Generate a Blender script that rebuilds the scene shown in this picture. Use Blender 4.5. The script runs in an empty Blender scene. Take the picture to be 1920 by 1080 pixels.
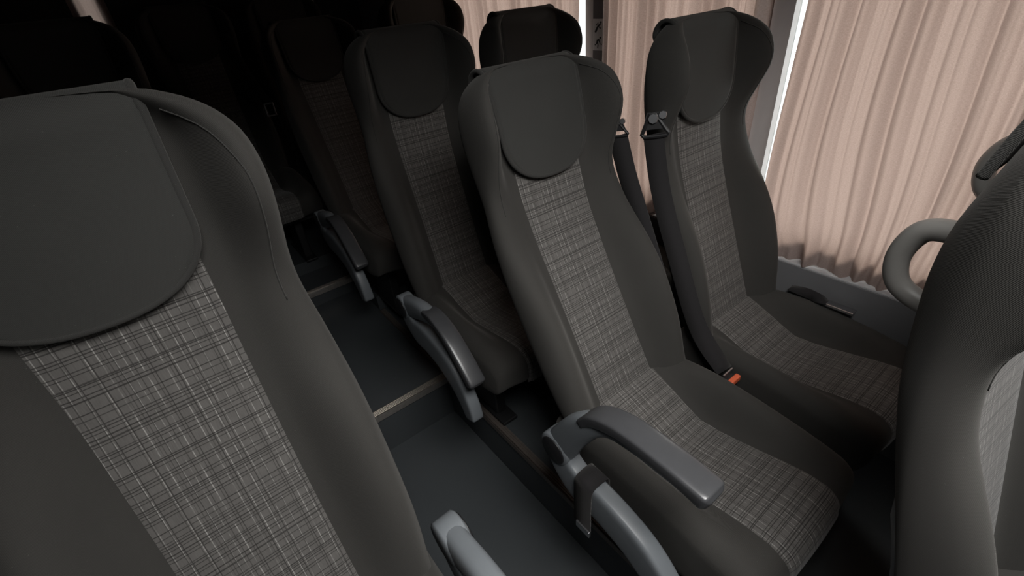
import bpy, bmesh, math, random
from mathutils import Vector, Matrix
from mathutils.bvhtree import BVHTree
random.seed(7)
scene = bpy.context.scene
COL = scene.collection

# ------------------------------------------------------------------ camera
# world axes: x towards the curtained side, y towards the rear of the bus, z up (aisle floor = 0)
EYE = 1.475
F_PX = 879.6
ROWS = [[0.7842829, -0.3936486, 0.4795216], [-0.6143917, -0.3854711, 0.6884293], [-0.0861576, -0.8345374, -0.5441729]]
cam_data = bpy.data.cameras.new('camera')
cam_data.sensor_fit = 'HORIZONTAL'
cam_data.sensor_width = 36.0
cam_data.lens = 36.0 * F_PX / 1920.0
cam_data.clip_start = 0.02
cam = bpy.data.objects.new('camera', cam_data)
COL.objects.link(cam)
right = Vector([r[0] for r in ROWS]); up = -Vector([r[1] for r in ROWS]); back = -Vector([r[2] for r in ROWS])
m4 = Matrix((right, up, back)).transposed().to_4x4()
m4.translation = (0, 0, EYE)
cam.matrix_world = m4
scene.camera = cam

# ------------------------------------------------------------------ light and exposure
scene.view_settings.view_transform = 'Standard'
scene.view_settings.look = 'None'
scene.view_settings.exposure = 0.0
scene.view_settings.gamma = 1.0
scene.view_settings.use_curve_mapping = False
world = bpy.data.worlds.new('overcast_daylight')
scene.world = world
world.use_nodes = True
wb = world.node_tree.nodes['Background']
wb.inputs['Color'].default_value = (0.98, 0.99, 1.0, 1)
wb.inputs['Strength'].default_value = 4.0


def area(name, loc, target, sx, sy, power, color):
    d = bpy.data.lights.new(name, 'AREA')
    d.shape = 'RECTANGLE'; d.size = sx; d.size_y = sy; d.energy = power; d.color = color
    o = bpy.data.objects.new(name, d)
    COL.objects.link(o)
    o.location = loc
    o.rotation_euler = (Vector(target) - Vector(loc)).to_track_quat('-Z', 'Y').to_euler()
    return o


# unseen light added below a closed ceiling without hatch; spread keeps the rear dark
area('added_overhead_light', (0.34, -0.10, 1.93), (0.44, 0.40, 0.4), 0.8, 0.55, 14.0, (1.0, 0.985, 0.96)).data.spread = math.radians(112)
# low sun and bright sky outside the curtained side
sun_d = bpy.data.lights.new('sun', 'SUN')
sun_d.energy = 7.0; sun_d.angle = math.radians(20); sun_d.color = (1.0, 0.90, 0.82)
sun = bpy.data.objects.new('sun', sun_d)
COL.objects.link(sun)
sun.rotation_euler = Vector((-0.80, -0.15, -0.55)).to_track_quat('-Z', 'Y').to_euler()


# ------------------------------------------------------------------ materials
class NT:
    def __init__(self, name):
        self.m = bpy.data.materials.new(name)
        self.m.use_nodes = True
        self.t = self.m.node_tree
        self.b = self.t.nodes['Principled BSDF']
        self.out = self.t.nodes['Material Output']

    def n(self, kind, **kw):
        x = self.t.nodes.new(kind)
        for k, v in kw.items():
            setattr(x, k, v)
        return x

    def link(self, a, b):
        self.t.links.new(a, b)

    def math(self, op, a, b=None, c=None):
        x = self.n('ShaderNodeMath', operation=op)
        for i, v in enumerate((a, b, c)):
            if v is None:
                continue
            if isinstance(v, (int, float)):
                x.inputs[i].default_value = v
            else:
                self.link(v, x.inputs[i])
        return x.outputs[0]

    def ramp(self, fac, stops, interp='LINEAR'):
        r = self.n('ShaderNodeValToRGB')
        cr = r.color_ramp
        cr.interpolation = interp
        while len(cr.elements) > 1:
            cr.elements.remove(cr.elements[-1])
        first = True
        for p, c in stops:
            e = cr.elements[0] if first else cr.elements.new(p)
            e.position = p
            if isinstance(c, (int, float)):
                c = (c, c, c)
            e.color = (*c, 1)
            first = False
        self.link(fac, r.inputs[0])
        return r.outputs[0]

    def mix(self, fac, a, b, blend='MIX'):
        x = self.n('ShaderNodeMix', data_type='RGBA', blend_type=blend)
        for s, v in ((x.inputs[0], fac), (x.inputs[6], a), (x.inputs[7], b)):
            if isinstance(v, (int, float)):
                s.default_value = v
            elif isinstance(v, tuple):
                s.default_value = (*v, 1)
            else:
                self.link(v, s)
        return x.outputs[2]

    def noise(self, vec, scale, detail=3, rough=0.5):
        x = self.n('ShaderNodeTexNoise')
        x.inputs['Scale'].default_value = scale
        x.inputs['Detail'].default_value = detail
        x.inputs['Roughness'].default_value = rough
        if vec is not None:
            self.link(vec, x.inputs['Vector'])
        return x.outputs[0]

    def bump(self, h, strength, dist):
        x = self.n('ShaderNodeBump')
        x.inputs['Strength'].default_value = strength
        x.inputs['Distance'].default_value = dist
        self.link(h, x.inputs['Height'])
        self.link(x.outputs[0], self.b.inputs['Normal'])


def plain(name, col, rough=0.5, metal=0.0, noise=0.0, nscale=40, bump=0.0):
    k = NT(name)
    k.b.inputs['Roughness'].default_value = rough
    k.b.inputs['Metallic'].default_value = metal
    tc = k.n('ShaderNodeTexCoord').outputs['Object']
    nz = k.noise(tc, nscale)
    lo = tuple(c * (1 - noise) for c in col); hi = tuple(c * (1 + noise) for c in col)
    k.link(k.mix(nz, lo, hi), k.b.inputs['Base Color'])
    if bump:
        k.bump(k.noise(tc, nscale * 8), bump, 0.001)
    return k.m


def fabric(name, col, sheen=0.25):
    k = NT(name)
    k.b.inputs['Roughness'].default_value = 0.92
    k.b.inputs['Specular IOR Level'].default_value = 0.15
    k.b.inputs['Sheen Weight'].default_value = sheen
    k.b.inputs['Sheen Roughness'].default_value = 0.45
    k.b.inputs['Sheen Tint'].default_value = (0.9, 0.88, 0.84, 1)
    tc = k.n('ShaderNodeTexCoord').outputs['Object']
    sep = k.n('ShaderNodeSeparateXYZ'); k.link(tc, sep.inputs[0])
    # diagonal twill ribs
    dg = k.math('ADD', k.math('MULTIPLY', sep.outputs[0], 1.0), k.math('MULTIPLY', sep.outputs[2], 1.35))
    rib = k.math('SINE', k.math('MULTIPLY', dg, 3400.0))
    rib = k.math('MULTIPLY_ADD', rib, 0.5, 0.5)
    fine = k.noise(tc, 900, 2)
    big = k.noise(tc, 9, 4)
    c1 = k.mix(big, tuple(c * 0.85 for c in col), tuple(c * 1.15 for c in col))
    c2 = k.mix(k.math('MULTIPLY', rib, 0.35), c1, tuple(c * 1.9 for c in col))
    lint = k.math('GREATER_THAN', k.noise(tc, 520, 1), 0.80)
    c3 = k.mix(k.math('MULTIPLY', lint, 0.5), c2, tuple(min(1, c * 4) for c in col))
    k.link(c3, k.b.inputs['Base Color'])
    k.bump(k.math('ADD', rib, fine), 0.35, 0.0006)
    return k.m


def plaid(name):
    """grey seat cloth: clustered dark cross threads, light dashed long threads"""
    k = NT(name)
    k.b.inputs['Roughness'].default_value = 0.85
    k.b.inputs['Specular IOR Level'].default_value = 0.2
    k.b.inputs['Sheen Weight'].default_value = 0.15
    uv = k.n('ShaderNodeTexCoord').outputs['UV']
    sep = k.n('ShaderNodeSeparateXYZ'); k.link(uv, sep.inputs[0])
    u, v = sep.outputs[0], sep.outputs[1]          # metres across, metres along

    def lines(coord, period, items, base):
        t = k.math('FRACT', k.math('DIVIDE', k.math('ADD', coord, 5.0), period))
        st = [(0.0, base)]
        for pos, w, val in items:
            st.append((pos / period, val)); st.append(((pos + w) / period, base))
        return k.ramp(t, st, 'CONSTANT')

    d = 0.0014
    cross = lines(v, 0.093, [(0.004, d, 0), (0.0085, d, 0), (0.016, d, 0), (0.0205, d, 0), (0.0235, d, 0.3), (0.036, d, 0.0),
                             (0.0405, d, 0.15), (0.052, d, 0), (0.0565, d, 0), (0.0605, d, 0.1), (0.072, d, 0.25), (0.080, d, 0)], 1.0)
    cross2 = lines(v, 0.237, [(0.02, d, 0), (0.075, d, 0), (0.081, d, 0), (0.132, d, 0), (0.151, d, 0), (0.20, d, 0), (0.206, d, 0)], 1.0)
    longd = lines(u, 0.067, [(0.004, 0.0012, 0.0), (0.0085, 0.0010, 0.35), (0.0118, 0.0010, 0.5), (0.024, 0.0012, 0.0), (0.028, 0.001, 0.4),
                             (0.043, 0.0012, 0.0), (0.0465, 0.001, 0.3), (0.058, 0.001, 0.2)], 1.0)
    longl = lines(u, 0.061, [(0.0075, 0.0013, 1.0), (0.0185, 0.0010, 0.7), (0.0265, 0.0012, 0.9), (0.038, 0.0013, 1.0), (0.0485, 0.0012, 0.8)], 0.0)
    # dashes along the light threads
    wv = k.n('ShaderNodeCombineXYZ')
    k.link(k.math('MULTIPLY', u, 260.0), wv.inputs[0]); k.link(k.math('MULTIPLY', v, 48.0), wv.inputs[1])
    dash = k.noise(wv.outputs[0], 1.0, 2)
    dash = k.ramp(dash, [(0.40, 0.15), (0.56, 1.0)])
    sv = k.n('ShaderNodeCombineXYZ')
    k.link(k.math('MULTIPLY', u, 900.0), sv.inputs[0]); k.link(k.math('MULTIPLY', v, 60.0), sv.inputs[1])
    streak = k.noise(sv.outputs[0], 1.0, 3)
    pv = k.n('ShaderNodeCombineXYZ')
    k.link(k.math('MULTIPLY', u, 60.0), pv.inputs[0]); k.link(k.math('MULTIPLY', v, 38.0), pv.inputs[1])
    patch = k.noise(pv.outputs[0], 1.0, 1)
    base = k.mix(streak, (0.085, 0.081, 0.077), (0.150, 0.143, 0.136))
    base = k.mix(k.ramp(patch, [(0.35, 0.0), (0.65, 0.30)]), base, (0.165, 0.157, 0.149))
    c = k.mix(k.math('MULTIPLY', longl, dash), base, (0.34, 0.33, 0.315))
    c = k.mix(k.math('MULTIPLY', k.math('SUBTRACT', 1.0, longd), 0.75), c, (0.028, 0.026, 0.025))
    xx = k.math('MULTIPLY', cross, cross2)
    c = k.mix(k.math('MULTIPLY', k.math('SUBTRACT', 1.0, xx), 0.85), c, (0.026, 0.024, 0.023))
    c = k.mix(0.12, c, (0.03, 0.028, 0.026))
    k.link(c, k.b.inputs['Base Color'])
    k.bump(k.math('ADD', streak, k.math('MULTIPLY', xx, 0.6)), 0.3, 0.0006)
    return k.m


def curtain_mat(name, trans=(0.31, 0.226, 0.198), refl=(0.52, 0.42, 0.395)):
    k = NT(name)
    tc = k.n('ShaderNodeTexCoord').outputs['UV']
    mp = k.n('ShaderNodeMapping'); mp.inputs['Scale'].default_value = (900, 260, 1); k.link(tc, mp.inputs[0])
    wv = k.noise(mp.outputs[0], 1.0, 3)
    mp2 = k.n('ShaderNodeMapping'); mp2.inputs['Scale'].default_value = (260, 900, 1); k.link(tc, mp2.inputs[0])
    wv2 = k.noise(mp2.outputs[0], 1.0, 3)
    w = k.math('MULTIPLY_ADD', k.math('ADD', wv, wv2), 0.5, 0.0)
    f = k.ramp(w, [(0.35, 0.72), (0.65, 1.0)])
    tr = k.n('ShaderNodeBsdfTranslucent'); df = k.n('ShaderNodeBsdfDiffuse')
    k.link(k.mix(1.0, trans, f, 'MULTIPLY'), tr.inputs[0]); k.link(k.mix(1.0, refl, f, 'MULTIPLY'), df.inputs[0])
    mx = k.n('ShaderNodeMixShader'); mx.inputs[0].default_value = 0.5
    k.link(tr.outputs[0], mx.inputs[1]); k.link(df.outputs[0], mx.inputs[2])
    k.link(mx.outputs[0], k.out.inputs[0])
    return k.m


def glass_mat(name):
    k = NT(name)
    tp = k.n('ShaderNodeBsdfTransparent'); gl = k.n('ShaderNodeBsdfGlossy')
    tp.inputs[0].default_value = (0.9, 0.93, 0.92, 1); gl.inputs['Roughness'].default_value = 0.03
    fr = k.n('ShaderNodeFresnel'); fr.inputs[0].default_value = 1.45
    mx = k.n('ShaderNodeMixShader')
    k.link(k.math('MULTIPLY', fr.outputs[0], 0.7), mx.inputs[0]); k.link(tp.outputs[0], mx.inputs[1]); k.link(gl.outputs[0], mx.inputs[2])
    k.link(mx.outputs[0], k.out.inputs[0])
    return k.m


def vinyl_mat(name):
    k = NT(name)
    tc = k.n('ShaderNodeTexCoord').outputs['Object']
    k.b.inputs['Roughness'].default_value = 0.5
    k.b.inputs['Specular IOR Level'].default_value = 0.4
    big = k.noise(tc, 3.0, 4)
    c = k.mix(big, (0.050, 0.056, 0.061), (0.066, 0.073, 0.078))
    sp = k.math('GREATER_THAN', k.noise(tc, 330, 1), 0.80)
    c = k.mix(k.math('MULTIPLY', sp, 0.6), c, (0.30, 0.31, 0.31))
    k.link(c, k.b.inputs['Base Color'])
    k.bump(k.noise(tc, 500, 2), 0.25, 0.0006)
    return k.m


M_DARK = fabric('charcoal_twill', (0.040, 0.0385, 0.036), 0.10)
M_COVER = fabric('cover_twill', (0.040, 0.040, 0.038), 0.12)
M_PIPE = fabric('piping_cloth', (0.036, 0.0355, 0.034), 0.15)
M_PLAID = plaid('plaid_cloth')
M_GREY = plain('grey_plastic', (0.165, 0.180, 0.195), 0.42, 0, 0.06, 30, 0.05)
M_PAD = plain('armrest_rubber', (0.055, 0.056, 0.060), 0.30, 0, 0.08, 60, 0.05)
M_HANDLE = plain('handle_plastic', (0.30, 0.29, 0.275), 0.38, 0, 0.05, 30)
M_BLACK = plain('black_plastic', (0.012, 0.012, 0.013), 0.45, 0, 0.1, 60)
M_FRAME = plain('black_frame_steel', (0.014, 0.014, 0.015), 0.5, 0, 0.1, 40)
M_WEB = fabric('belt_webbing', (0.020, 0.019, 0.020), 0.12)
M_METAL = plain('belt_steel', (0.55, 0.56, 0.58), 0.3, 1.0, 0.05, 60)
M_ALU = plain('ribbed_aluminium', (0.46, 0.43, 0.40), 0.38, 0.85, 0.25, 90)
M_STRIP = plain('worn_edge_strip', (0.16, 0.135, 0.12), 0.45, 0.4, 0.3, 70)
M_ORANGE = plain('orange_button', (0.75, 0.14, 0.06), 0.4, 0, 0.04, 40)
M_VINYL = vinyl_mat('speckled_vinyl')
M_CARPET = fabric('side_carpet', (0.150, 0.150, 0.156), 0.1)
M_WALL = plain('dark_lining', (0.020, 0.020, 0.021), 0.8, 0, 0.15, 20)
M_TRIM = plain('pillar_trim', (0.55, 0.53, 0.53), 0.6, 0, 0.05, 30)
M_TRIM_D = plain('pillar_panel', (0.16, 0.155, 0.16), 0.6, 0, 0.05, 30)
M_CURT = curtain_mat('pink_curtain_cloth')
M_GLASS = glass_mat('window_glass')
M_STICK = plain('sticker_white', (0.75, 0.73, 0.73), 0.5, 0, 0.03, 30)
M_INK = plain('sticker_ink', (0.015, 0.014, 0.018), 0.6, 0, 0.05, 30)
M_LEDGE = plain('ledge_trim', (0.55, 0.55, 0.56), 0.4, 0.2, 0.05, 30)


# ------------------------------------------------------------------ helpers
def link_mesh(name, bm, mat, parent=None, smooth=True, loc=None):
    bmesh.ops.recalc_face_normals(bm, faces=bm.faces)
    me = bpy.data.meshes.new(name)
    bm.to_mesh(me); bm.free()
    me.materials.append(mat)
    if smooth:
        for p in me.polygons:
            p.use_smooth = True
    o = bpy.data.objects.new(name, me)
    COL.objects.link(o)
    if loc:
        o.location = loc
    if parent:
        o.parent = parent
    return o


def tag(o, label=None, cat=None, group=None, kind=None):
    if label: o['label'] = label
    if cat: o['category'] = cat
    if group: o['group'] = group
    if kind: o['kind'] = kind
    return o


def empty(name, loc):
    o = bpy.data.objects.new(name, None)
    o.empty_display_size = 0.05
    COL.objects.link(o); o.location = loc
    return o


def copy_tree(o, parent=None):
    c = o.copy(); COL.objects.link(c); c.parent = parent
    for ch in o.children:
        copy_tree(ch, c)
    return c


def box(bm, x0, x1, y0, y1, z0, z1, bev=0.0, seg=2):
    r = bmesh.ops.create_cube(bm, size=1)
    for v in r['verts']:
        v.co = Vector((x0 + (v.co.x + .5) * (x1 - x0), y0 + (v.co.y + .5) * (y1 - y0), z0 + (v.co.z + .5) * (z1 - z0)))
    if bev:
        es = list({e for v in r['verts'] for e in v.link_edges})
        bmesh.ops.bevel(bm, geom=es, offset=bev, segments=seg, affect='EDGES', profile=0.5)


def loft(bm, rings, closed=True, caps=True):
    vs = [[bm.verts.new(p) for p in r] for r in rings]
    n = len(rings[0])
    for a, b in zip(vs, vs[1:]):
        for i in range(n if closed else n - 1):
            j = (i + 1) % n
            try:
                bm.faces.new((a[i], a[j], b[j], b[i]))
            except ValueError:
                pass
    if caps and closed:
        bm.faces.new(vs[0][::-1]); bm.faces.new(vs[-1])
    return vs


def interp(tab, t):
    """smooth (monotone cosine-free) interpolation in a table of (t, value)"""
    if t <= tab[0][0]: return tab[0][1]
    if t >= tab[-1][0]: return tab[-1][1]
    for i in range(len(tab) - 1):
        a, b = tab[i], tab[i + 1]
        if a[0] <= t <= b[0]:
            def slope(k):
                if k == 0 or k == len(tab) - 1: return 0.0 if False else ((tab[1][1]-tab[0][1])/(tab[1][0]-tab[0][0]) if k == 0 else (tab[-1][1]-tab[-2][1])/(tab[-1][0]-tab[-2][0]))
                s0 = (tab[k][1] - tab[k-1][1]) / (tab[k][0] - tab[k-1][0]); s1 = (tab[k+1][1] - tab[k][1]) / (tab[k+1][0] - tab[k][0])
                return 0.0 if s0 * s1 <= 0 else 2 * s0 * s1 / (s0 + s1)
            h = b[0] - a[0]; u = (t - a[0]) / h
            m0, m1 = slope(i) * h, slope(i + 1) * h
            return (2*u**3-3*u**2+1)*a[1] + (u**3-2*u**2+u)*m0 + (-2*u**3+3*u**2)*b[1] + (u**3-u**2)*m1
    return tab[-1][1]


def smooth_path(pts, per=6):
    pts = [Vector(p) for p in pts]
    out = []
    for i in range(len(pts) - 1):
        p0 = pts[max(i-1, 0)]; p1 = pts[i]; p2 = pts[i+1]; p3 = pts[min(i+2, len(pts)-1)]
        for k in range(per):
            t = k / per
            out.append(0.5 * ((2*p1) + (p2-p0)*t + (2*p0-5*p1+4*p2-p3)*t*t + (3*p1-p0-3*p2+p3)*t**3))
    out.append(pts[-1])
    return out


def sweep(bm, path, sizes, side=(1, 0, 0), n=16, power=3.0, taper_ends=True):
    """superellipse section along a path; sizes = (half side width, half height) tables over 0..1"""
    N = len(path)
    side = Vector(side)
    rings = []
    for i, p in enumerate(path):
        t = (path[min(i+1, N-1)] - path[max(i-1, 0)]).normalized()
        s = (side - t * side.dot(t)).normalized()
        h = t.cross(s)
        f = i / (N - 1)
        w = interp(sizes[0], f) if isinstance(sizes[0], list) else sizes[0]
        hh = interp(sizes[1], f) if isinstance(sizes[1], list) else sizes[1]
        ring = []
        for k in range(n):
            a = 2 * math.pi * k / n
            c, sn = math.cos(a), math.sin(a)
            ring.append(p + s * (w * math.copysign(abs(c) ** (2/power), c)) + h * (hh * math.copysign(abs(sn) ** (2/power), sn)))
        rings.append(ring)
    if taper_ends:
        for end, q in ((0, 1), (-1, -2)):
            c = sum(rings[end], Vector()) / n
            d = (path[end] - path[q]).normalized()
            e1 = [c + (v - c) * 0.86 + d * 0.003 for v in rings[end]]
            e2 = [c + (v - c) * 0.5 + d * 0.0045 for v in rings[end]]
            if end == 0: rings = [e2, e1] + rings
            else: rings = rings + [e1, e2]
    loft(bm, rings)


def tube(bm, path, r, n=10):
    sweep_up = Vector((0.31, 0.42, 0.85))
    N = len(path); rings = []; s = None
    for i, p in enumerate(path):
        t = (path[min(i+1, N-1)] - path[max(i-1, 0)]).normalized()
        if s is None: s = (sweep_up - t * sweep_up.dot(t)).normalized()
        else: s = (s - t * s.dot(t)).normalized()
        h = t.cross(s)
        rings.append([p + (s * math.cos(2*math.pi*k/n) + h * math.sin(2*math.pi*k/n)) * r for k in range(n)])
    loft(bm, rings)


def cyl(bm, a, b, r, n=24, bev=0.0):
    a, b = Vector(a), Vector(b)
    d = (b - a).normalized()
    s = d.orthogonal().normalized(); h = d.cross(s)
    L = (b - a).length
    prof = [(0, r - bev), (bev, r), (L - bev, r), (L, r - bev)] if bev else [(0, r), (L, r)]
    loft(bm, [[a + d * z + (s * math.cos(2*math.pi*k/n) + h * math.sin(2*math.pi*k/n)) * q for k in range(n)] for z, q in prof])


# ------------------------------------------------------------------ the seat
BJ_Z = 0.421          # height of the back/cushion junction over the seat platform


def back_centre(z):
    """centre line of the backrest front, relative to the junction: y for a height z, with the lumbar bend"""
    k = 0.03
    e = k * math.log1p(math.exp((z - 0.403) / k))
    return 0.563 * z - 0.27 * e


def back_frame(z):
    dz = 0.004
    sl = (back_centre(z + dz) - back_centre(z - dz)) / (2 * dz)
    th = math.atan(sl)
    return back_centre(z), th


T_W = [(-0.13, .185), (0, .195), (.10, .204), (.25, .205), (.38, .197), (.47, .188), (.55, .194), (.61, .197), (.65, .191), (.68, .173), (.70, .145), (.712, .115)]
T_B = [(-0.13, .03), (0, .045), (.08, .066), (.20, .074), (.30, .056), (.38, .032), (.47, .024), (.53, .055), (.60, .094), (.65, .086), (.69, .054), (.712, .022)]
T_H = [(-0.13, .103), (.35, .103), (.48, .112), (.56, .124), (.66, .124), (.69, .105), (.712, .075)]
T_T = [(-0.13, .055), (0, .042), (.15, .030), (.3, .042), (.42, .058), (.52, .066), (.57, .062), (.62, .047), (.655, .036), (.68, .028), (.70, .022), (.712, .015)]


def back_section(z):
    W, B, H, T = (interp(t, z) for t in (T_W, T_B, T_H, T_T))
    R = W - H
    half = [(0, -.003), (H * .5, -.003), (H * .92, -.001), (H + R * .10, B * .13), (H + R * .26, B * .45), (H + R * .44, B * .80), (H + R * .62, B * .98),
            (H + R * .79, B), (H + R * .93, B * .80), (W, B * .38), (W - .002, -.014), (W - .012, -.036 * T / .085), (W - .030, -.062 * T / .085), (W * .70, -.92 * T), (W * .4, -T), (0, -T * 1.02)]
    full = half + [(-x, d) for x, d in half[-2:0:-1]]
    return full


def back_pt(x, d, z):
    y, th = back_frame(z)
    return Vector((x, y - d * math.cos(th), z + d * math.sin(th)))


def make_backrest(parent):
    bm = bmesh.new()
    zs = [-.13, -.09, -.05, 0, .05, .10, .15, .20, .25, .30, .34, .37, .40, .43, .46, .49, .52, .55, .58, .61, .635, .655, .672, .686, .697, .706, .712]
    rings = [[back_pt(x, d, z) for x, d in back_section(z)] for z in zs]
    c = sum(rings[-1], Vector()) / len(rings[-1])
    rings.append([c + (p - c) * 0.6 + Vector((0, 0, .003)) for p in rings[-1]])
    rings.append([c + (p - c) * 0.15 + Vector((0, 0, .005)) for p in rings[-2]])
    loft(bm, rings)
    o = link_mesh('backrest', bm, M_DARK, parent, loc=(0, 0, BJ_Z))
    md = o.modifiers.new('subdiv', 'SUBSURF'); md.levels = 1; md.render_levels = 1
    # stitched seams follow the finished surface of the wings
    bpy.context.view_layer.update()
    dg = bpy.context.evaluated_depsgraph_get()
    tree = BVHTree.FromObject(o, dg)
    for sgn in (-1, 1):
        pts = []
        for q in range(26):
            z = .44 + .248 * q / 25
            W, B, H = interp(T_W, z), interp(T_B, z), interp(T_H, z)
            x = sgn * (H + (W - H) * (.66 - .36 * max(0, (z - .59) / .098) ** 2))
            org, dst = back_pt(x, .25, z), back_pt(x, -.02, z)
            hit = tree.ray_cast(org, (dst - org).normalized())
            if hit[0]: pts.append(hit[0] + hit[1] * .0003)
        bm = bmesh.new()
        tube(bm, pts, .0009, 6)
        tag(link_mesh('seam', bm, M_PIPE, o), 'thin dark stitched seam')
    # plaid centre strip
    bm = bmesh.new()
    uvl = bm.loops.layers.uv.new('UVMap')
    nu, nv = 10, 60
    grid = []
    s = 0.0; prev = None
    for j in range(nv + 1):
        z = -.10 + (.66 + .10) * j / nv
        row = []
        p = back_pt(0, 0, z)
        if prev is not None: s += (p - prev).length
        prev = p
        for i in range(nu + 1):
            x = -.100 + .200 * i / nu
            e = .0022 if abs(x) < .097 else -.002
            row.append((bm.verts.new(back_pt(x, e, z)), x, s))
        grid.append(row)
    for j in range(nv):
        for i in range(nu):
            q = [grid[j][i], grid[j][i+1], grid[j+1][i+1], grid[j+1][i]]
            f = bm.faces.new([a[0] for a in q])
            for l, a in zip(f.loops, q): l[uvl].uv = (a[1], a[2])
    p = link_mesh('back_panel', bm, M_PLAID, o)
    tag(p, 'grey plaid centre strip')
    return o


FLAP_W, FLAP_ZC, FLAP_R = .1165, .580, .092


def flap_halfwidth(z):
    if z >= FLAP_ZC: return FLAP_W + .004 * (z - FLAP_ZC) / .1
    q = (FLAP_ZC - z) / FLAP_R
    return FLAP_W * max(0.0, 1 - q ** 2.3) ** (1 / 2.3)


def flap_pt(x, k):
    """k: 0 bottom tip .. 1 top edge .. >1 over the top to the back"""
    zt = .690
    z0 = FLAP_ZC - FLAP_R
    if k <= 1:
        z = z0 + (zt - z0) * k
        bulge = .016 + .010 * math.sin(min(1, k * 1.2) * math.pi * .5)
        return back_pt(x, bulge * (1 - .18 * (abs(x) / FLAP_W) ** 2), z)
    if k <= 1.3:
        a = (k - 1) / .3 * math.pi
        y, th = back_frame(zt)
        cx = back_pt(x, -.009, zt)
        return cx + Vector((0, -math.cos(th), math.sin(th))) * (math.cos(a) * .031) + Vector((0, math.sin(th), math.cos(th))) * (math.sin(a) * .029)
    z = zt - (k - 1.3) * .16
    return back_pt(x, -(interp(T_T, z) * (1.04 - .10 * (abs(x) / FLAP_W) ** 2) + .008), z)


def make_head_cover(parent):
    bm = bmesh.new()
    ks = [.0, .004, .015, .035, .065, .10, .15, .21, .28, .36, .45, .55, .65, .75, .85, .94, 1.0] + [1 + .3 * i / 9 for i in range(1, 10)] + [1.4, 1.5, 1.6, 1.7, 1.75]
    nu = 18
    rows = []
    edge_l, edge_r = [], []
    for k in ks:
        z = (FLAP_ZC - FLAP_R) + (.690 - FLAP_ZC + FLAP_R) * k if k <= 1 else 1
        w = max(flap_halfwidth(z if k <= 1 else .69), .002)
        if k > 1: w = flap_halfwidth(.69)
        rows.append([flap_pt(-w + 2 * w * i / nu, k) for i in range(nu + 1)])
        edge_l.append(rows[-1][0]); edge_r.append(rows[-1][-1])
    loft(bm, rows, closed=False, caps=False)
    o = link_mesh('head_cover', bm, M_COVER, parent, loc=(0, 0, BJ_Z))
    sd = o.modifiers.new('thickness', 'SOLIDIFY'); sd.thickness = .007; sd.offset = 0
    bm = bmesh.new()
    path = edge_l[::-1][0:] + edge_r[1:]
    tube(bm, smooth_path(path, 2), .0050, 8)
    link_mesh('piping', bm, M_PIPE, o)
    return o


# cushion: profile lines over the distance g ahead of the junction
C_CENTRE = [(-.05, .010), (0, .000), (.06, -.022), (.13, -.052), (.165, -.062), (.20, -.060), (.30, -.042), (.40, -.026), (.435, -.028)]
C_SIDE = [(-.05, .000), (0, .000), (.05, .010), (.12, .016), (.20, .012), (.30, .002), (.40, -.014), (.435, -.024)]


def cushion_blend(x):
    a = abs(x)
    if a < .098: return 0.0
    t = min(1.0, (a - .098) / .062)
    return t * t * (3 - 2 * t)


def cushion_ring(x, inset=0.0, grow=0.0):
    b = cushion_blend(x)
    a = abs(x)
    drop = 0.0
    if a > .165:
        q = min(1.0, (a - .165) / .037)
        drop = .036 * (1 - math.sqrt(max(0, 1 - q * q)))
    pts = []
    gs = [-.05, 0, .04, .08, .12, .15, .165, .18, .21, .25, .30, .35, .39, .415]
    for g in gs:
        z = interp(C_CENTRE, g) * (1 - b) + interp(C_SIDE, g) * b - drop + grow
        pts.append((g, z))
    zf = pts[-1][1]
    fx = -.010 * (a / .2) ** 2
    for dg, dz in ((.020, -.004), (.036, -.014), (.046, -.030), (.049, -.052), (.046, -.078), (.040, -.105)):
        pts.append((.415 + dg + fx + grow, zf + dz * (1 - inset)))
    top_n = len(pts)
    pts += [(.40 + fx, -.148), (.37, -.165), (.25, -.168), (.10, -.165), (-.03, -.15), (-.055, -.10), (-.058, -.03)]
    return pts, top_n


def make_cushion(parent):
    bm = bmesh.new()
    xs = [-.2, -.197, -.19, -.178, -.165, -.15, -.135, -.12, -.107, -.096, -.07, -.035, 0]
    xs = xs + [-x for x in xs[-2::-1]]
    rings = []
    for x in xs:
        pts, n = cushion_ring(x)
        q = 0.0 if abs(x) < .178 else (abs(x) - .178) / .022
        cz = -.075
        ring = []
        for g, z in pts:
            s = 1 - .05 * q * q
            ring.append(Vector((x, -(.19 + (g - .19) * s), cz + (z - cz) * (1 - .10 * q * q))))
        rings.append(ring)
    loft(bm, rings)
    o = link_mesh('cushion', bm, M_DARK, parent, loc=(0, 0, BJ_Z))
    md = o.modifiers.new('subdiv', 'SUBSURF'); md.levels = 1; md.render_levels = 1
    bm = bmesh.new()
    uvl = bm.loops.layers.uv.new('UVMap')
    cols = []
    nx = 12
    for i in range(nx + 1):
        x = -.0985 + .197 * i / nx
        pts, n = cushion_ring(x)
        line = smooth_path([Vector((x, -g, z)) for g, z in pts[:n]], 4)
        col = []; s = 0
        for j, p in enumerate(line):
            t = line[min(j+1, len(line)-1)] - line[max(j-1, 0)]
            nrm = Vector((0, t.z, -t.y)).normalized()
            if j: s += (p - line[j-1]).length
            col.append((bm.verts.new(p + nrm * (.0032 if 0 < i < nx else -.001)), x, s))
        cols.append(col)
    for i in range(nx):
        for j in range(len(cols[0]) - 1):
            q = [cols[i][j], cols[i+1][j], cols[i+1][j+1], cols[i][j+1]]
            f = bm.faces.new([a[0] for a in q])
            for l, a in zip(f.loops, q): l[uvl].uv = (a[1], a[2] + .03)
    p = link_mesh('seat_panel', bm, M_PLAID, o)
    tag(p, 'grey plaid centre strip')
    return o


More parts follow.
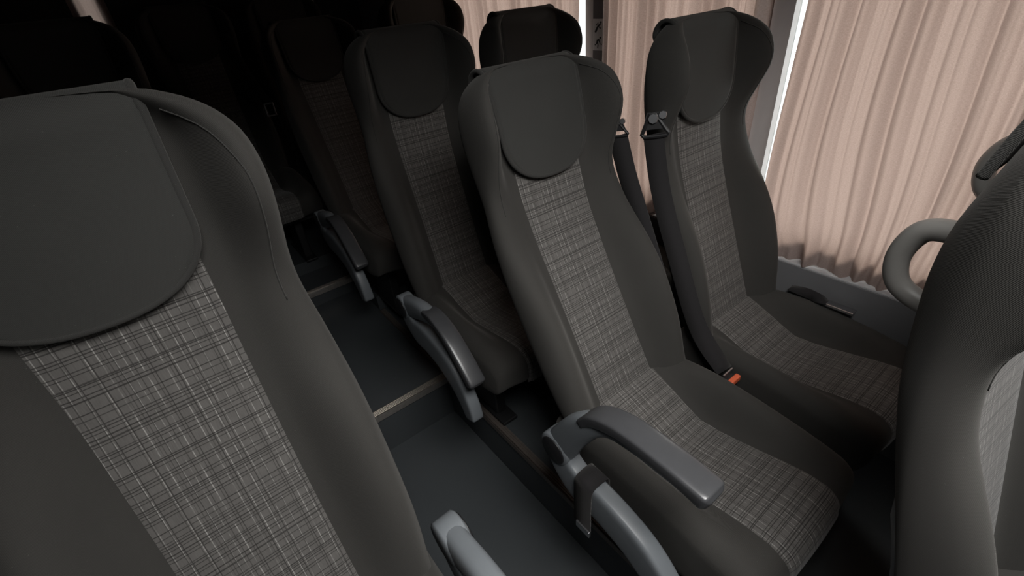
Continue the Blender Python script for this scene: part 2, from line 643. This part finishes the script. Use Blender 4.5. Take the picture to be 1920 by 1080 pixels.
def make_stand(parent):
    bm = bmesh.new()
    box(bm, -.17, .17, -.33, -.02, .225, .262, .006)
    box(bm, -.16, .16, .0, .05, .24, .36, .006)
    link_mesh('seat_frame', bm, M_FRAME, parent, smooth=False)
    for s in (-1, 1):
        bm = bmesh.new()
        box(bm, s * .09 - .02, s * .09 + .02, -.27, -.08, 0, .24, .006)
        box(bm, s * .09 - .03, s * .09 + .03, -.32, -.03, 0, .012, .003)
        link_mesh('leg', bm, M_FRAME, parent, smooth=False)


ARM_X = -.240


def fz(pts, x=0.0):
    return [Vector((x, -f, z)) for f, z in pts]


def make_arm(parent, tilt=0.0):
    bm = bmesh.new()
    cyl(bm, (-.022, 0, 0), (.022, 0, 0), .042, 28, .004)
    sweep(bm, smooth_path(fz([(.004, .004), (.028, .050), (.060, .104), (.098, .150), (.135, .172), (.20, .182), (.26, .181), (.306, .180)])),
          ([(0, .0215), (.35, .021), (.5, .0185), (.62, .012), (1, .010)], [(0, .039), (.3, .032), (.45, .024), (.6, .018), (.9, .017), (1, .010)]), n=18)
    arm = link_mesh('armrest', bm, M_GREY, parent, loc=(ARM_X, -.02, BJ_Z))
    arm.rotation_euler.x = tilt
    bm = bmesh.new()
    sweep(bm, smooth_path(fz([(.080, .150), (.108, .180), (.150, .200), (.20, .208), (.27, .207), (.32, .202), (.338, .198)])),
          ([(0, .0225), (.3, .0250), (.9, .0265), (1, .023)], [(0, .010), (.25, .0130), (.8, .0155), (.95, .0165), (1, .012)]), n=32, power=5.5)
    tag(link_mesh('arm_pad', bm, M_PAD, arm), 'dark rubbery pad')
    bm = bmesh.new()
    cyl(bm, (-.0255, 0, 0), (-.021, 0, 0), .034, 28, .0015)
    tag(link_mesh('pivot_cap', bm, M_BLACK, arm), 'black round cap')
    return arm


def make_shield(parent):
    bm = bmesh.new()
    sweep(bm, smooth_path(fz([(-.012, .012), (.020, -.040), (.062, -.068), (.115, -.070), (.17, -.080), (.225, -.100), (.275, -.138), (.315, -.195), (.335, -.25)])),
          ([(0, .018), (.15, .0215), (1, .0205)], [(0, .034), (.15, .042), (.3, .050), (.6, .050), (.85, .038), (1, .026)]), n=28, power=5.5)
    return link_mesh('side_shield', bm, M_GREY, parent, loc=(ARM_X, -.02, BJ_Z))


def make_shell(parent):
    bm = bmesh.new()
    rings = []
    for z in [-.12, -.10, 0, .08, .15, .20, .23, .245]:
        W, T = interp(T_W, z), interp(T_T, z)
        e = .0 if -.12 < z < .245 else -.012
        q = [(W * .80 + e, -T * .70), (W * .72 + e, -T * .95 - .008), (W * .4, -T - .016 - e * .3), (0, -T - .019 - e * .3)]
        front = q + [(-x, d) for x, d in q[-2::-1]]
        rear = [(x * .97, d + .012) for x, d in front[::-1]]
        rings.append([back_pt(x, d, z) for x, d in front + rear])
    loft(bm, rings)
    return tag(link_mesh('back_shell', bm, M_GREY, parent, loc=(0, 0, BJ_Z)), 'grey plastic rear shell')


def make_seat():
    root = empty('coach_seat', (0, 0, 0))
    make_stand(root); make_cushion(root); make_backrest(root); make_head_cover(root); make_shell(root)
    return root


def set_recline(root, d):
    for ch in root.children:
        if ch.name.split('.')[0] in ('backrest', 'head_cover', 'back_shell'):
            ch.rotation_euler.x = d


PLAT = 0.195
PROTO = make_seat()
USED = [False]
ARM_PROTO = {}


def seat(x, y, z, recline, label, group, arm=None, mirror=False):
    if not USED[0]:
        r = PROTO; USED[0] = True
    else:
        r = copy_tree(PROTO)
    r.location = (x, y, z)
    set_recline(r, recline)
    if mirror: r.scale = (-1, 1, 1)
    tag(r, label, 'seat', group)
    SEATS.append((r, arm))
    return r


SEATS = []
G1 = 'coach seats on the curtained side'
G2 = 'coach seats on the dark side of the aisle'
G3 = 'rear bench seats'
PX, PW = .684, 1.142
Y0, PITCH = .533, .728
seat_a = seat(PX, Y0, PLAT, 0.0, 'aisle seat in the middle foreground, grey armrest level, plaid cushion in full view', G1, arm=0.0)
seat_b = seat(PW, Y0, PLAT, .148, 'window seat with whole backrest lit against the pale curtain, belt guide on its shoulder', G1)
seat_c = seat(PX, Y0 + PITCH, PLAT + .01, .23, 'shadowed aisle seat directly behind the middle foreground seat, armrest folded down', G1, arm=.73)
seat_d = seat(PW, Y0 + PITCH, PLAT + .01, .23, 'dark window seat of which only the headrest shows beside the bright window gap', G1)
seat_e = seat(PX, Y0 + PITCH + .765, PLAT + .075, .05, 'very dark aisle seat third along the aisle, behind the raised floor step', G1, arm=.73)
seat_f = seat(PW, Y0 + PITCH + .765, PLAT + .075, .26, 'dark window seat whose rounded headrest edge peeks over the second row at the picture top', G1)
seat_g = seat(PX + .01, Y0 - PITCH + .078, PLAT, 0.255, 'large dark seat cut by the right edge of the picture, seen from its side', G1)
seat_h = seat(PW, Y0 - PITCH, PLAT, .15, 'seat at the right edge showing only the upper grab handle behind the nearest seat', G1)
seat_l = seat(-.1085, .4858, PLAT + .046, .154, 'nearest seat at lower left with big head cover and plaid back filling the corner', G2, arm=.73, mirror=True)
seat_l2 = seat(-.1195, 1.95, .31, .20, 'unlit seat in the dark upper left below the bright slit of the rear window', G2, mirror=True)
seat_rc = seat(.33, 2.72, .34, .16, 'barely lit rear seat left of the third aisle seat, at the end of the aisle', G3)
seat_ra = seat(.79, 2.80, .34, .16, 'barely lit rear seat behind the third aisle seat, below the picture top', G3)

first = None
seat_l.scale = (-1.045, 1, 1)
for ch in seat_l.children:
    if ch.name.startswith('head_cover'): ch.location.x = .012
seat_g.rotation_euler.z = math.radians(-6)
for r, a in SEATS:
    if a is None: continue
    if first is None:
        first = (make_arm(r, a), make_shield(r))
    else:
        c = copy_tree(first[0], r); c.rotation_euler.x = a
        copy_tree(first[1], r)


# grab handles on the rear shoulders of the front row
def grab_handle(root, pts, r):
    bm = bmesh.new()
    tube(bm, smooth_path(pts, 8), r, 14)
    tag(link_mesh('grab_handle', bm, M_HANDLE, root), 'smooth grey loop')


def handle_at(root, wx, wy, wz, h):
    o = root.location
    b = Matrix.Rotation(-root.rotation_euler.z, 3, 'Z') @ (Vector((wx, wy, wz)) - o)
    pts = [b + Vector((.0, -.05, h * .55)), b + Vector((.0, .0, h * .62)), b + Vector((0, .035, h * .50)), b + Vector((0, .052, h * .05)), b + Vector((0, .040, -h * .40)), b + Vector((0, .0, -h * .60)), b + Vector((0, -.06, -h * .62))]
    grab_handle(root, pts, .018)


handle_at(seat_g, .90, .112, 1.035, .105)
handle_at(seat_h, 1.30, .105, 1.078, .10)


# ------------------------------------------------------------------ belts
def ribbon(bm, pts, sides, hw, th=.0013):
    path = smooth_path(pts, 6)
    n = len(path) - 1
    rings = []
    m = len(sides) - 1
    for i, p in enumerate(path):
        f = i / n * m; k = min(int(f), m - 1); u = f - k
        s = (Vector(sides[k]) * (1 - u) + Vector(sides[k+1]) * u)
        t = (path[min(i+1, n)] - path[max(i-1, 0)]).normalized()
        s = (s - t * s.dot(t)).normalized(); h = t.cross(s)
        rings.append([p + s*hw + h*th, p - s*hw + h*th, p - s*hw - h*th, p + s*hw - h*th])
    loft(bm, rings)


def guide_plate(parent, c, a, b, s):
    """black triangular belt guide at c, spanned by unit directions a (along belt) and b (across)"""
    c, a, b = Vector(c), Vector(a).normalized(), Vector(b).normalized()
    n = a.cross(b)
    bm = bmesh.new()
    loop = [c - a*.010*s + b*.006*s, c + a*.028*s + b*.026*s, c + a*.034*s + b*.030*s, c + a*.040*s + b*.026*s, c + a*.041*s, c + a*.040*s - b*.026*s,
            c + a*.034*s - b*.030*s, c + a*.028*s - b*.026*s, c - a*.010*s - b*.006*s, c - a*.010*s + b*.006*s]
    tube(bm, loop, .0048*s, 8)
    plate = [c - a*.014*s + b*.016*s, c + a*.006*s + b*.024*s, c + a*.024*s + b*.027*s, c + a*.024*s - b*.027*s, c + a*.006*s - b*.020*s, c - a*.014*s - b*.012*s]
    loft(bm, [[p + n*.002*s for p in plate], [p - n*.002*s for p in plate]])
    g = link_mesh('belt_guide', bm, M_BLACK, parent, smooth=False)
    bm = bmesh.new()
    cyl(bm, c + n*.001, c + n*.009*s, .0115*s, 8, .001)
    cyl(bm, c - n*.009*s, c - n*.001, .0115*s, 8, .001)
    c2 = c + b*.022*s - a*.006*s
    cyl(bm, c2 - n*.008*s, c2 + n*.008*s, .0095*s, 8, .001)
    tag(link_mesh('bolt', bm, M_METAL, g, smooth=False), 'shiny steel bolt')
    return g


def seat_belt(label, gc, pts, sides, hw=.023, group='shoulder belts', gs=1.0):
    root = empty('seat_belt', gc)
    gl = Vector((0, 0, 0))
    d = (Vector(pts[1]) - Vector(pts[0])).normalized()
    guide_plate(root, gl, d, sides[0], gs)
    bm = bmesh.new()
    ribbon(bm, [Vector(p) - Vector(gc) for p in pts], sides, hw)
    link_mesh('webbing', bm, M_WEB, root)
    tag(root, label, 'seat belt', group)
    return root


# belt of the window seat: from its aisle shoulder down to the buckle between the two cushions
seat_belt('black shoulder belt hanging from the bolted guide on the lit window seat', (.926, .694, 1.185),
          [(.926, .690, 1.150), (.925, .655, 1.02), (.922, .585, .86), (.918, .50, .69), (.912, .408, .605)],
          [(.55, -.75, .1), (.55, -.75, .1), (.5, -.75, .2), (.4, -.8, 0), (.8, -.4, 0)])
# belt of the aisle seat: from its window shoulder
seat_belt('black shoulder belt hanging beside the right shoulder of the middle foreground seat', (.904, .785, 1.165),
          [(.904, .778, 1.138), (.904, .740, 1.04), (.902, .680, .92), (.899, .620, .80), (.897, .58, .70)],
          [(.5, -.8, .1), (.4, -.8, .1), (.3, -.9, .1), (.15, -1, 0), (.1, -1, 0)], gs=.75)

# buckle with red button
bk = empty('belt_buckle', (.906, .388, .588))
bm = bmesh.new(); box(bm, -.020, .020, -.012, .012, -.055, .010, .004); link_mesh('buckle_body', bm, M_BLACK, bk, smooth=False)
bm = bmesh.new(); box(bm, -.019, .019, -.018, -.004, .002, .018, .003); tag(link_mesh('release_button', bm, M_ORANGE, bk, smooth=False), 'bright orange red button')
bm = bmesh.new(); box(bm, -.021, .021, .006, .010, .004, .026, .001); tag(link_mesh('tongue', bm, M_METAL, bk, smooth=False), 'steel tongue')
tag(bk, 'black belt buckle with orange red button between the two plaid cushions', 'buckle')

# lap belt wound round the armrest shield of the middle seat
lb = empty('lap_belt', (PX + ARM_X, .418, .545))
bm = bmesh.new()
ribbon(bm, [(.027, 0, -.05), (.027, 0, .02), (.025, 0, .050), (.012, 0, .058), (-.012, 0, .058), (-.025, 0, .050), (-.028, 0, .02), (-.030, -.001, -.04), (-.031, -.002, -.085)], [(0, 1, .05)] * 3, .024, .0016)
link_mesh('webbing', bm, M_WEB, lb)
bm = bmesh.new(); box(bm, -.036, -.029, -.026, .014, -.100, -.080, .001); tag(link_mesh('clip', bm, M_METAL, lb, smooth=False), 'thin steel clip')
tag(lb, 'black lap strap wrapped around the grey armrest support of the middle seat', 'seat belt')

# belt end lying between window seat and wall
lt = empty('belt_tongue', (1.320, .335, .640))
bm = bmesh.new(); box(bm, -.013, .013, -.055, .015, -.004, .004, .002); tag(link_mesh('plate', bm, M_METAL, lt, smooth=False), 'brushed steel plate')
bm = bmesh.new(); ribbon(bm, [(0, .013, 0), (.0, .04, .004), (.002, .07, .006), (.004, .12, .002)], [(1, 0, -.2), (.3, 0, .9), (1, 0, .1)], .014); link_mesh('webbing', bm, M_WEB, lt)
tag(lt, 'steel belt tongue on black strap lying between window seat cushion and wall', 'seat belt')

# belt with bright buckle at the dark end of the aisle
rb = empty('hanging_belt', (.50, 2.56, 1.07))
bm = bmesh.new(); ribbon(bm, [(-.06, .12, .32), (-.045, .10, .22), (-.02, .05, .10), (0, 0, .02)], [(1, -.4, 0)] * 2, .022); link_mesh('webbing', bm, M_WEB, rb)
bm = bmesh.new()
for q in ((-.022, -.016, -.03, .03), (.016, .022, -.03, .03), (-.022, .022, .024, .030), (-.022, .022, -.030, -.024)):
    box(bm, q[0], q[1], -.004, .004, q[2], q[3], .001)
tag(link_mesh('buckle_ring', bm, M_METAL, rb, smooth=False), 'gleaming metal ring')
tag(rb, 'dark hanging belt with small gleaming buckle at the dark end of the aisle', 'seat belt')


# ------------------------------------------------------------------ the bus shell
def slab(name, x0, x1, y0, y1, z0, z1, mat, bev=0.0):
    bm = bmesh.new(); box(bm, x0, x1, y0, y1, z0, z1, bev)
    return tag(link_mesh(name, bm, mat, smooth=False), kind='structure')


XE, XL, XW = .55, .06, 1.392
slab('floor', XL - .02, XE + .02, -2.4, 1.30, -.05, 0, M_VINYL)
slab('floor_upper', XL - .02, XE + .02, 1.30, 2.20, -.05, PLAT, M_VINYL)
slab('floor_rear', XL - .02, XE + .02, 2.20, 3.42, -.05, .275, M_VINYL)
slab('floor_platform_right', XE, XW + .02, -2.4, 1.93, -.05, PLAT, M_VINYL)
slab('floor_platform_right_rear', XE, XW + .02, 1.93, 3.42, -.05, .27, M_VINYL)
slab('floor_platform_left', -.87, XL, -2.4, 1.35, -.05, PLAT + .046, M_VINYL)
slab('floor_platform_left_rear', -.87, XL, 1.35, 3.42, -.05, .31, M_VINYL)
slab('floor_bench', -.87, XW + .02, 2.42, 3.42, -.05, .34, M_VINYL)
slab('wall_left', -.90, -.85, -2.4, 3.45, 0, 2.0, M_WALL)
slab('ceiling', -.90, 1.45, -2.4, 3.45, 1.97, 2.02, M_WALL)
slab('wall_front', -.90, 1.45, -2.45, -2.4, 0, 2.0, M_WALL)


def nosing(name, x0, x1, y, z, along='x', mat=M_ALU, w=.030, lip=.022):
    bm = bmesh.new()
    if along == 'x':
        box(bm, x0, x1, y - .003, y + w, z, z + .004, .001)
        box(bm, x0, x1, y - .006, y - .001, z - lip, z + .004, .001)
        for k in range(4):
            yy = y + .004 + k * .0065
            box(bm, x0, x1, yy, yy + .003, z + .003, z + .0058)
    return tag(link_mesh(name, bm, mat, smooth=False), kind='structure')


nosing('trim_1', XL, XE - .004, 1.297, PLAT)
nosing('trim_2', XL, XE - .004, 2.197, .275)
bm = bmesh.new()
box(bm, XE - .005, XE + .022, -2.3, 1.92, PLAT, PLAT + .004, .001)
box(bm, XE - .006, XE - .001, -2.3, 1.92, PLAT - .02, PLAT + .004, .001)
for k in range(3):
    box(bm, XE + k * .007, XE + .003 + k * .007, -2.3, 1.92, PLAT + .003, PLAT + .0055)
tag(link_mesh('trim_3', bm, M_STRIP, smooth=False), kind='structure')

# right wall: carpet below the windows, window frames above
SILL = .700
OPEN = .782
slab('wall_right', XW - .042, XW + .06, -2.4, 3.45, 0, SILL, M_CARPET)
slab('wall_right_upper', XW + .018, XW + .06, -2.4, 3.45, SILL, OPEN, M_LEDGE)
slab('wall_right_top', XW + .018, XW + .06, -2.4, 3.45, 1.80, 2.0, M_TRIM)
slab('trim_4', XW - .036, XW + .018, -2.4, 3.45, SILL - .001, SILL + .0045, M_LEDGE, .001)
pill = [(-2.4, -1.6), (-.92, -.86), (.647, .73), (1.245, 1.378), (2.30, 3.45)]  # last span closed off as solid wall to keep daylight off the rear
for a, b in pill:
    slab('trim_pillar', XW + .012, XW + .06, a, b, OPEN, 1.80, M_TRIM)
for i, (p, q) in enumerate(zip(pill, pill[1:])):
    bm = bmesh.new(); box(bm, XW + .040, XW + .045, p[1], q[0], OPEN, 1.80)
    tag(link_mesh('window_%d' % (i + 1), bm, M_GLASS, smooth=False), kind='structure')
# rear wall with two narrow openings
YR = 3.42
xs = [(-.90, -.024), (.050, 1.055), (1.088, 1.45)]
for a, b in xs:
    slab('wall_rear', a, b, YR, YR + .05, 0, 2.0, M_WALL)
for i, (a, b, lo) in enumerate(((-.024, .050, 1.30), (1.055, 1.088, 1.462))):
    slab('wall_rear_sill', a, b, YR, YR + .05, 0, lo, M_WALL)
    bm = bmesh.new(); box(bm, a, b, YR + .03, YR + .035, lo, 2.0)
    tag(link_mesh('window_%d' % (i + 5), bm, M_GLASS, smooth=False), kind='structure')

# pillar face with dark panels and the safety sticker
slab('trim_5', XW + .006, XW + .013, 1.248, 1.336, OPEN, 1.80, M_TRIM_D, .001)


# ------------------------------------------------------------------ curtains
def curtain(label, y0, y1, zb, zt, seed, xc=XW - .023, folds=26, amp=.028, mat=M_CURT, axis='y', cat='curtain', rag=.005):
    rnd = random.Random(seed)
    L = y1 - y0
    # irregular folds
    waves = [(rnd.uniform(.7, 1.5) * folds / L, rnd.uniform(0, 6.28), rnd.uniform(.35, 1.0)) for _ in range(5)]
    drift = [(rnd.uniform(1.0, 3.0), rnd.uniform(0, 6.28), rnd.uniform(.004, .012)) for _ in range(3)]
    ny = int(max(60, L * 420)); nz = 44
    bm = bmesh.new()
    uvl = bm.loops.layers.uv.new('UVMap')
    grid = []
    for j in range(nz + 1):
        v = j / nz
        row = []
        for i in range(ny + 1):
            u = i / ny
            y = y0 + L * u
            ys = y + sum(a * math.sin(f * v * 3 + p + y * 9) for f, p, a in drift) * (1 - v)
            w = sum(a * (2 * abs(math.sin(ys * f * 2.6 + p + .25 * math.sin(v * 2.2 + p))) - 1.2) for f, p, a in waves) / 2.6
            flare = .75 + .25 * v
            x = xc - amp * w * flare
            z = zb + (zt - zb) * v
            if v < .12:
                z += (1 - v / .12) * (rag * math.sin(ys * 55 + seed) * .6 + rag * .5 * math.sin(ys * 127 + 1.3))
                x -= .006 * math.sin(ys * 190 + v * 30) * (1 - v / .12)
            co = (x, y, z) if axis == 'y' else (y, x, z)
            row.append((bm.verts.new(co), u * L, z))
        grid.append(row)
    for j in range(nz):
        for i in range(ny):
            q = [grid[j][i], grid[j][i+1], grid[j+1][i+1], grid[j+1][i]]
            f = bm.faces.new([a[0] for a in q])
            for l, a in zip(f.loops, q): l[uvl].uv = (a[1], a[2])
    o = link_mesh('curtain', bm, mat)
    tag(o, label, cat, 'window curtains')
    return o


curtain('pale pink pleated curtain filling the upper right, right of the bright slit', -.85, .607, SILL + .0085, 1.80, 3, folds=32)
curtain('pale pink curtain behind the lit window seat, between sticker pillar and bright slit', .694, 1.257, SILL + .0085, 1.80, 5, folds=15)
curtain('pale curtain left of the bright window gap, behind the second row window seat', 1.385, 2.34, SILL + .0085, 1.80, 8, folds=22)
curtain('pale curtain piece glowing in the rear slit at the upper left corner', -.06, .09, 1.28, 1.95, 11, xc=YR - .012, folds=4, amp=.006, axis='x')
curtain('short pale curtain piece glowing in the small rear slit at the picture top', 1.03, 1.12, 1.45, 1.95, 12, xc=YR - .012, folds=3, amp=.005, axis='x')

# curtain rail outside the frame, carrying the curtains
slab('trim_6', XW - .040, XW - .010, -2.2, 3.2, 1.80, 1.82, M_LEDGE, .003)

# safety sticker on the pillar: two pictograms
st = empty('safety_sticker', (XW + .0045, 1.308, 1.287))
bm = bmesh.new(); box(bm, -.001, .001, -.026, .026, -.045, .055, .0005); link_mesh('sheet', bm, M_STICK, st, smooth=False)


def pict(limbs, head, cz):
    bm = bmesh.new()
    for a, b, w in limbs:
        a2, b2 = Vector((-.0016, -a[0], cz + a[1])), Vector((-.0016, -b[0], cz + b[1]))
        d = (b2 - a2).normalized(); s = Vector((1, 0, 0)).cross(d) * w
        loft(bm, [[a2 - s, a2 + s, a2 + s + Vector((.0012, 0, 0)), a2 - s + Vector((.0012, 0, 0))],
                  [b2 - s * .8, b2 + s * .8, b2 + s * .8 + Vector((.0012, 0, 0)), b2 - s * .8 + Vector((.0012, 0, 0))]])
    cyl(bm, (-.0016, -head[0], cz + head[1]), (-.0004, -head[0], cz + head[1]), .0036, 12)
    link_mesh('pictogram', bm, M_INK, st, smooth=False)


pict([((-.012, -.014), (-.002, .002), .0042), ((-.002, .002), (.010, .010), .0036), ((-.010, .006), (.000, .014), .0014), ((.004, .0), (.012, -.004), .002), ((-.016, -.014), (-.009, -.016), .002)], (.012, .015), .029)
pict([((-.006, .006), (.006, .010), .0034), ((-.006, .006), (.000, -.006), .0026), ((.000, -.006), (-.002, -.018), .0022), ((-.004, .002), (-.012, -.008), .0022), ((-.012, -.008), (-.016, -.006), .0016), ((.004, .008), (.010, -.004), .0018), ((.014, -.006), (.018, -.004), .002)], (.010, .016), -.020)
tag(st, 'grey white sticker with two black figure pictograms on the window pillar', 'sticker')
